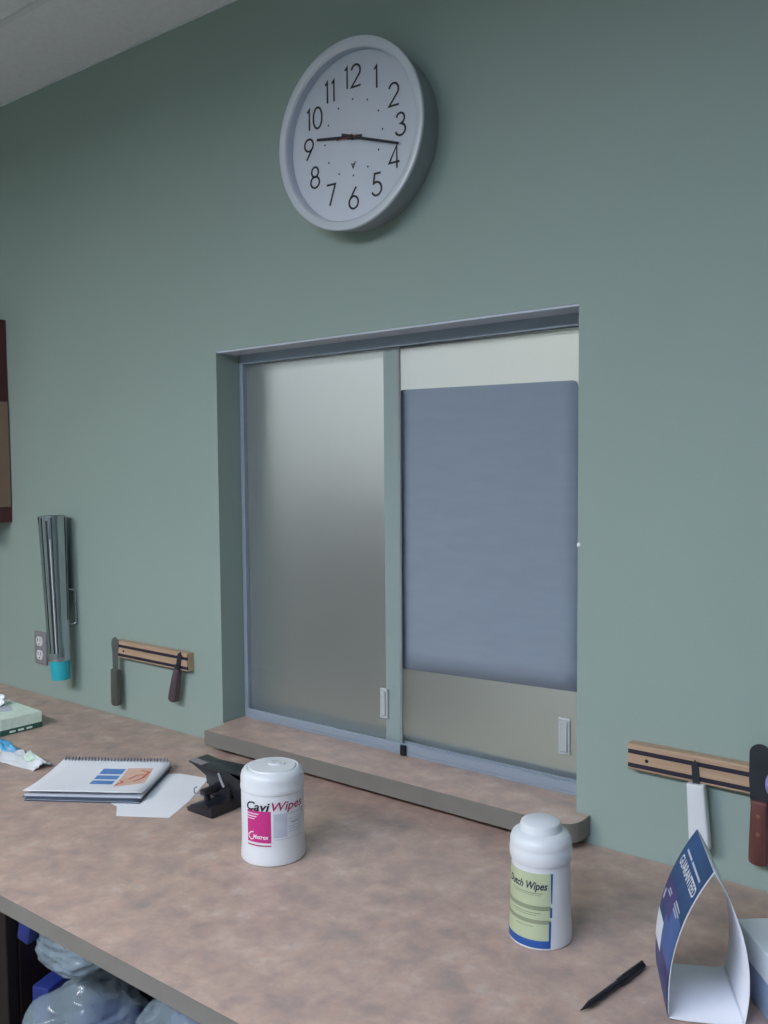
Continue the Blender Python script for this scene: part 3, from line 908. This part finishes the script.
obj('swoosh_mark', cyl_ribbon([[(0.0482 * R_(a), z) for a, z in ((-37, 0.0415), (-43, 0.0405), (-47.5, 0.0435), (-47.5, 0.0475), (-43, 0.051), (-37, 0.0525))]], 0.0016, 0.0009), M['white_ink'], lb)
print_rows('small_print', fr, [(R_(-50), R_(-26), 0.0795, 0.0810), (R_(-50), R_(-30), 0.0755, 0.0770), (R_(-50), R_(-34), 0.072, 0.0732)], 0.0009, M['white_ink'], lb)
obj('pale_panel', patch(fr, R_(1), R_(26), 0.044, 0.0805, 0.0006), M['pale_ink'], lb, 60)
print_rows('small_print', fr, [(R_(28), R_(58), z, z + 0.0012) for z in (0.078, 0.070, 0.066, 0.058, 0.054, 0.050)] + [(R_(2), R_(60), 0.0405, 0.0415)], 0.0009, M['pale_ink'], lb)
for q in ((R_(34), R_(52), 0.0635, 0.0648), (R_(62), R_(66), 0.073, 0.082)):
    print_rows('small_print', fr, [q], 0.0009, M['grey_ink'], lb)
print_rows('pink_rule', fr, [(R_(-51), R_(-3.5), 0.0310, 0.0330)], 0.0006, M['magenta_ink'], lb)

# --- smaller canister with the pale green label
c2 = (-0.538, -0.294)
can2 = thing('wipes_canister', 'slim white wipes canister with a pale green and blue label, near the black pen', 'canister', (*c2, CT1 + 0.0003), 0, 'disinfectant wipes canisters')
def R2(z):
    return 0.0398 - 0.0030 * max(0, min(1, (z - 0.006) / 0.094))
obj('body', lathe([(0.0, 0.0), (0.0390, 0.0), (0.0400, 0.001), (0.0400, 0.006)] + [(R2(z), z) for z in (0.03, 0.055, 0.08, 0.100)] + [(0.0372, 0.1035), (0.0, 0.1035)], 72), M['white_plastic'], can2, 40)
obj('lid', lathe([(0.0, 0.1036), (0.0382, 0.1036), (0.0394, 0.107), (0.0398, 0.113), (0.0394, 0.119), (0.0386, 0.121), (0.0390, 0.124), (0.0386, 0.129), (0.0360, 0.135), (0.0300, 0.1390),
                  (0.0266, 0.1396), (0.0260, 0.141), (0.0260, 0.146), (0.0246, 0.1495), (0.0200, 0.1518), (0.0, 0.1526)], 72), M['white_plastic'], can2, 35)
d, r_ = facing(*c2)
fr2 = (d, r_, R2)
lab2 = obj('label', patch(fr2, R_(-120), R_(20.0), 0.003, 0.0965, 0.0003, R_(-5), nu=80), M['green_label'], can2, 60)
obj('blue_border', patch(fr2, R_(-120), R_(18.0), 0.003, 0.0125, 0.0006, R_(-2.5), nu=80), M['blue_ink'], lab2, 60)
b = patch(fr2, R_(19.5), R_(23.5), 0.059, 0.0965, 0.0006, R_(-2.2), nu=3)
for z0, z1, a, k in ((0.0415, 0.054, 17.6, 0.7), (0.003, 0.037, 15.6, 1.8)):
    d2, q2, Rf = fr2
    g = [[b.verts.new(cyl_pt(R_(a + al + (0 if v else -k)), Rf(z) + 0.0006, z, d2, q2)) for v, z in enumerate((z0, z1))] for al in (0, 2, 4)]
    for i in range(2):
        b.faces.new((g[i][0], g[i + 1][0], g[i + 1][1], g[i][1]))
obj('blue_stripe', b, M['blue_ink'], lab2)
obj('lettering', cyl_text(fr2, 'Dutch Wipes', 0.0135, R_(-75), R_(13), 0.0765, 0.0006, 0.3, 0.0003), M['navy_ink'], lab2)
print_rows('small_print', fr2, [(R_(-62), R_(4), 0.0710, 0.0722), (R_(-58), R_(0), 0.0690, 0.0698)], 0.0006, M['olive_ink'], lab2)
print_rows('printed_band', fr2, [(R_(-100), R_(19), 0.0505, 0.0560), (R_(-100), R_(18), 0.0335, 0.0385)], 0.0006, M['olive_ink'], lab2)
print_rows('small_print', fr2, [(R_(-60), R_(0), 0.0462, 0.0474), (R_(-56), R_(-8), 0.0435, 0.0445), (R_(-50), R_(-14), 0.0290, 0.0300)], 0.0006, M['olive_ink'], lab2)

# ------------------------------------------------------------------ pen
pen = thing('pen', 'black ballpoint pen lying on the counter beside the folded blue card', 'pen', (-0.4225, -0.4185, CT1 + 0.0054))
v = Vector((-0.406, -0.283, 0)) - Vector((-0.426, -0.410, 0))
pen.rotation_euler = (0, 0, math.atan2(v.y, v.x))
L = v.length
RY = Matrix.Rotation(PI / 2, 4, 'Y')
obj('barrel', lathe([(0.0, 0.0), (0.0008, 0.0), (0.0010, 0.003), (0.0030, 0.014), (0.0036, 0.018), (0.0036, L * 0.72), (0, L * 0.72)], 20, RY), M['black'], pen, 40)
obj('cap', lathe([(0.0, L * 0.60), (0.0044, L * 0.60), (0.0048, L * 0.64), (0.0046, L * 0.97), (0.0036, L), (0, L)], 20, RY), M['black'], pen, 40)
obj('clip', box(L * 0.66, L * 0.99, -0.0016, 0.0016, 0.0044, 0.0062, bev=0.0006, seg=1), M['black'], pen, 40)

# ------------------------------------------------------------------ folded blue promotional card
ox, oy, th, LEN, WID, rw, rz = -0.394, -0.269, 0.477, 0.114, 0.078, 0.045, 0.168
card = thing('folded_card', 'standing folded paper card, blue outside and white inside, at lower right', 'card', (ox, oy, CT1 + 0.0008))
e_ = Vector((math.sin(th), -math.cos(th), 0)); w_ = Vector((math.cos(th), math.sin(th), 0))
def bez(p0, p1, p2, s):
    return tuple((1 - s) ** 2 * a + 2 * s * (1 - s) * b_ + s * s * c for a, b_, c in zip(p0, p1, p2))
def bezn(p0, p1, p2, s):
    t = [2 * (1 - s) * (b_ - a) + 2 * s * (c - b_) for a, b_, c in zip(p0, p1, p2)]
    l = math.hypot(*t)
    return (-t[1] / l, t[0] / l)
LF = ((0, 0.0006), (-0.008, 0.090), (rw, rz))
RT = ((WID, 0.0006), (0.096, 0.084), (rw + 0.0004, rz - 0.0006))
def cpt(a, q, off=0.0, nrm=(0, 0)):
    return e_ * (a * LEN) + w_ * (q[0] + nrm[0] * off) + Vector((0, 0, q[1] + nrm[1] * off))
def left(a, s, off=0.0):
    return cpt(a, bez(*LF, s), off, bezn(*LF, s))
b = sheet(lambda u, v: left(u, v), 2, 20); o = obj('front_panel', b, M['card_white'], card, 60)
o.modifiers.new('thick', 'SOLIDIFY').thickness = 0.0005
fp = o
b = sheet(lambda u, v: cpt(u, bez(*RT, v)), 2, 20); o = obj('back_panel', b, M['card_white'], card, 60)
o.modifiers.new('thick', 'SOLIDIFY').thickness = 0.0005
b = sheet(lambda u, v: cpt(u, (WID * v, 0.0005 + 0.002 * (abs(v - 0.5) * 2) ** 6)), 2, 20); o = obj('base_panel', b, M['card_white'], card, 60)
o.modifiers.new('thick', 'SOLIDIFY').thickness = 0.0005
def lp(a0, a1, s0, s1, off):
    return sheet(lambda u, v: left(a0 + (a1 - a0) * u, s0 + (s1 - s0) * v, off), 2, 16)
pf = obj('printed_face', lp(0.0, 0.992, 0.0, 0.998, 0.0009), M['card_blue'], fp, 60)
obj('pale_tab', lp(0.0, 0.36, 0.20, 0.40, 0.0012), M['card_white'], pf, 60)
obj('print_patch', lp(0.35, 0.99, 0.25, 0.60, 0.0011), M['card_mid'], pf, 60)
obj('print_patch', lp(0.0, 0.55, 0.47, 0.66, 0.0011), M['card_purple'], pf, 60)
obj('print_patch', lp(0.3, 0.98, 0.10, 0.27, 0.00115), M['card_purple'], pf, 60)
def card_text(s, size_s, a0, a1, s0, m, bold=0.0):
    bt = text_mesh(s, 1.0, 0.0, 1.0, bold)
    wd, x0 = text_width(bt)
    return obj('lettering', warp(bt, lambda x, y: left(a0 + (a1 - a0) * (x - x0) / wd, s0 + size_s * y, 0.0013)), m, pf)
card_text('GUARANTEED', 0.092, 0.10, 0.93, 0.775, M['white_plastic'], 0.02)
def stripe(a0, a1, s0, s1):
    obj('small_print', sheet(lambda u, v: left(a0 + (a1 - a0) * u, s0 + (s1 - s0) * v, 0.0013), 4, 2), M['pale_ink'], pf)
for a0, a1, s0, s1 in ((0.14, 0.40, 0.872, 0.888), (0.44, 0.88, 0.872, 0.888), (0.20, 0.34, 0.60, 0.612), (0.16, 0.32, 0.575, 0.587), (0.55, 0.8, 0.62, 0.634), (0.52, 0.82, 0.595, 0.607), (0.55, 0.75, 0.57, 0.582), (0.05, 0.1, 0.49, 0.56)):
    stripe(a0, a1, s0, s1)

# ------------------------------------------------------------------ pale carton at the right edge
bx = thing('carton', 'pale blue-white lidded carton behind the folded card at the right edge', 'box', (-0.308, -0.245, CT1 + 0.0003), math.atan2(-0.77, 0.64))
obj('tray', box(0.001, 0.219, 0.001, 0.139, 0.0, 0.060), M['blue_carton'], bx)
b = box(-0.0006, 0.2206, -0.0006, 0.1406, 0.040, 0.072, bev=0.001, seg=1)
obj('lid', b, M['white_carton'], bx)

# ------------------------------------------------------------------ spiral notebook on another pad
SP = Vector((-1.603, -0.291, 0)); ang = math.atan2(0.122, 0.186)
def spiral_book(name, label, loc, rz, W_, D_, thick, coil, covm, backm, z, curl):
    t = thing(name, label, 'notebook', (*loc, z), rz)
    # local x along the coil, local -y towards the front edge
    obj('page_block', box(0.002, W_ - 0.002, -D_ + 0.002, -0.006, 0.0015, thick), M['page'], t)
    obj('back_cover', box(0, W_, -D_, -0.004, 0.0, 0.0014), backm, t)
    def top(u, v, off=0.0):
        zz = thick + 0.0012 + curl(u, v)
        return Vector((W_ * u, -0.004 - (D_ - 0.004) * v, zz + off))
    o = obj('front_cover', sheet(top, 10, 24), covm, t, 60)
    o.modifiers.new('thick', 'SOLIDIFY').thickness = 0.0006
    if not coil:
        return t, o, top
    pts = []
    turns = int(W_ / 0.0068)
    for i in range(turns * 10 + 1):
        a = 2 * PI * i / 10
        pts.append((0.004 + (W_ - 0.008) * i / (turns * 10), -0.003 + 0.0062 * math.cos(a), 0.0080 + 0.0068 * math.sin(a) + 0.0012))
    obj('wire_coil', tube(pts, 0.0009, 5), M['coil'], t, 60)
    return t, o, top
nb0 = spiral_book('notepad', 'dark slate-covered notepad lying under the white spiral notebook', (SP.x + 0.012, SP.y - 0.004), ang - 0.015, 0.214, 0.172, 0.0030, None, M['slate'], M['slate'], CT1 + 0.0003, lambda u, v: 0.0)
nbz = CT1 + 0.0053
nb, cov, top = spiral_book('spiral_notebook', 'white spiral notebook with blue and orange cover print and curling front edge', (SP.x, SP.y), ang, 0.221, 0.177, 0.0042, True, M['white_paper'], M['slate'], nbz,
                           lambda u, v: 0.0050 * (1 - v) ** 3 + 0.0062 * v ** 3 + 0.004 * max(0, u - 0.75) * v ** 2)
def cov_patch(name, pts_uv, m, off, nu=8, nv=8):
    (u0, v0), (u1, v1), (u2, v2), (u3, v3) = pts_uv      # bl, br, tr, tl
    def f(a, c):
        u = (u0 * (1 - a) + u1 * a) * (1 - c) + (u3 * (1 - a) + u2 * a) * c
        v_ = (v0 * (1 - a) + v1 * a) * (1 - c) + (v3 * (1 - a) + v2 * a) * c
        return top(u, v_, off)
    return obj(name, sheet(f, nu, nv), m, cov, 60)
for k, (v0, v1, u0, u1) in enumerate(((0.72, 0.60, 0.47, 0.665), (0.56, 0.44, 0.46, 0.66), (0.40, 0.24, 0.455, 0.655))):
    cov_patch('cover_print', [(u0, v0), (u1, v0), (u1 - 0.005, v1), (u0 - 0.005, v1)], M['sky_print'], 0.0008)
cov_patch('cover_picture', [(0.70, 0.80), (0.93, 0.66), (0.885, 0.20), (0.665, 0.22)], M['peach_print'], 0.0008)
b = ribbon([[(0.70, 0.74), (0.74, 0.66), (0.71, 0.60)], [(0.76, 0.55), (0.80, 0.42), (0.86, 0.40)], [(0.82, 0.62), (0.87, 0.50), (0.88, 0.32), (0.80, 0.28)]], 0.022, fn=lambda u, v: top(u, v, 0.0012))
obj('cover_figure', b, M['orange_print'], cov)

# ------------------------------------------------------------------ loose paper
pts = [(-1.47, -0.25), (-1.398, -0.350), (-1.342, -0.356), (-1.307, -0.383), (-1.226, -0.334), (-1.258, -0.262), (-1.318, -0.165), (-1.382, -0.180)]
b = prism([(p[0] + 1.35, p[1] + 0.28) for p in pts], 0.0003, 0.0009, 'xy')
pp = obj('paper_sheet', b, M['white_paper'], None)
pp.location = (-1.35, -0.28, CT1 - 0.0002)
tag(pp, 'loose white paper sheet with notched corner under the hole punch', 'paper')

# ------------------------------------------------------------------ hole punch
hp = thing('hole_punch', 'black two-hole paper punch beside the wide white canister', 'hole punch', (-1.196, -0.296, CT1 + 0.0008))
HY = 0.115
# sloped tray base: profile in x, z extruded along y
obj('base', prism([(-0.029, 0.0), (0.034, 0.0), (0.034, 0.020), (0.010, 0.022), (-0.020, 0.013), (-0.029, 0.006)], 0.0, HY, 'xz', bev=0.002), M['black_metal'], hp, 40)
obj('front_lip', prism([(-0.026, 0.0065), (0.030, 0.0185), (0.030, 0.021), (-0.026, 0.009)], -0.003, 0.0035, 'xz', bev=0.0008), M['black_metal'], hp, 40)
for y in (0.044, 0.072):
    u = obj('upright', prism([(-0.020, 0.018), (0.034, 0.018), (0.034, 0.056), (-0.018, 0.056)], y - 0.003, y + 0.003, 'xz', bev=0.001), M['black_metal'], hp, 40)
for y in (0.018, 0.098):
    obj('punch_pin', lathe([(0.0060, 0.019), (0.0060, 0.030), (0.0032, 0.031), (0.0032, 0.038), (0, 0.038)], 20, Matrix.Translation((0.004, y, 0))), M['black_metal'], hp, 40)
obj('crossbar', box(-0.002, 0.012, 0.006, 0.110, 0.032, 0.042, bev=0.002), M['black_metal'], hp, 40)
# lever: channel-shaped arm rising slightly over the uprights towards its tip
LP = [(-0.064, 0.0725), (-0.030, 0.0700), (0.040, 0.0735), (0.074, 0.074), (0.078, 0.060)]
LPt = [(x - 0.001, z - 0.0035) for x, z in LP]
lv = obj('lever', prism(LP + LPt[::-1], 0.036, 0.080, 'xz', bev=0.001), M['black_metal'], hp, 40)
for y in (0.0365, 0.0765):
    obj('lever_cheek', prism([(-0.062, 0.0700), (-0.030, 0.0670), (0.040, 0.0705), (0.076, 0.068), (0.076, 0.026), (0.052, 0.026), (0.040, 0.050), (0.020, 0.040), (-0.018, 0.040), (-0.020, 0.054), (-0.034, 0.060)], y, y + 0.0025, 'xz', bev=0.0006), M['black_metal'], lv, 40)
obj('highlit_rib', tube([(0.014, 0.0355, 0.066), (0.022, 0.0352, 0.052), (0.028, 0.0352, 0.044)], 0.0022, 8), M['grey_ink'], lv, 60)  # arch rib, its highlight put into the pale grey colour
obj('tip_highlight', prism([(-0.063, 0.0728), (-0.030, 0.0704), (-0.030, 0.0712), (-0.063, 0.0737)], 0.036, 0.052, 'xz'), M['plate'], lv)  # lit top of the lever tip, painted as a grey strip
obj('paper_guide', tube([(-0.026, 0.045, 0.010), (-0.058, 0.045, 0.010), (-0.062, 0.045, 0.012), (-0.062, 0.045, 0.019), (-0.058, 0.048, 0.022)], 0.0016, 8), M['alu'], hp, 60)

# ------------------------------------------------------------------ mint tissue box
tb = thing('tissue_box', 'flat mint-green tissue box with dark green band at the left edge', 'box', (-1.886, -0.165, CT1 + 0.0003), math.radians(-3))
BW, BD, BH = 0.22, 0.098, 0.037
obj('carton', box(-BW, 0, -BD, 0, 0.0, BH, bev=0.0008, seg=1), M['mint'], tb)
obj('printed_band', box(-BW - 0.0004, 0.0004, -BD - 0.0004, 0.0004, 0.0004, 0.0125), M['dark_green'], tb)
for y in (-0.078, -0.058, -0.038):
    obj('small_print', box(0.0004, 0.0007, y, y + 0.014, 0.0035, 0.008), M['mint'], tb)
obj('opening', prism([(-0.11 + 0.055 * math.cos(a), -0.049 + 0.022 * math.sin(a)) for a in [2 * PI * i / 28 for i in range(28)]], BH, BH + 0.0005, 'xy'), M['page'], tb)
def tis(u, v):
    x = -0.185 + 0.085 * u
    return Vector((x, -0.049 + 0.014 * math.sin(u * 9) * (0.3 + v) + 0.006 * math.sin(v * 6 + u * 4), BH - 0.004 + 0.034 * v * (0.7 + 0.3 * math.sin(u * PI))))
o = obj('tissue', sheet(tis, 20, 8), M['white_paper'], tb, 80)
o.modifiers.new('thick', 'SOLIDIFY').thickness = 0.0004

# ------------------------------------------------------------------ crumpled packaging
wr = thing('wrapper', 'crumpled clear and blue plastic wrapper on the counter at the left edge', 'wrapper', (-1.712, -0.330, CT1 + 0.0003))
A0, A1 = Vector((-0.20, -0.02)), Vector((0.088, 0.008))
def wrapf(u, v, off=0.0):
    du = Vector((0.838, 0.10)).normalized()
    base = Vector((-0.20 + 0.285 * u, 0.0))
    wdt = 0.085 * (1 - 0.55 * u ** 1.5) + 0.012 * mnoise.noise(Vector((u * 5, 0.3, 0)))
    x = base.x + 0.018 * v
    y = -0.045 + 0.030 * u + wdt * v + 0.006 * mnoise.noise(Vector((u * 6, v * 3, 2.0)))
    z = 0.004 + 0.030 * max(0, math.sin(v * PI)) * (1 - 0.75 * u) + 0.010 * abs(mnoise.noise(Vector((u * 9, v * 6, 5.0)))) * 2
    return Vector((x, y, max(0.0006, z * (0.15 + 0.85 * math.sin(max(0.02, min(0.98, v)) * PI))) + off))
o = obj('film', sheet(wrapf, 48, 18), M['wrap'], wr, 80)
o.modifiers.new('thick', 'SOLIDIFY').thickness = 0.0004
obj('blue_print', sheet(lambda u, v: wrapf(0.05 + 0.62 * u, 0.30 + 0.5 * v * (1 - 0.45 * u), 0.0012), 24, 10), M['wrap_blue'], wr, 80)
obj('green_print', sheet(lambda u, v: wrapf(0.80 + 0.12 * u, 0.30 + 0.45 * v, 0.0010), 10, 6), M['wrap_green'], wr, 80)
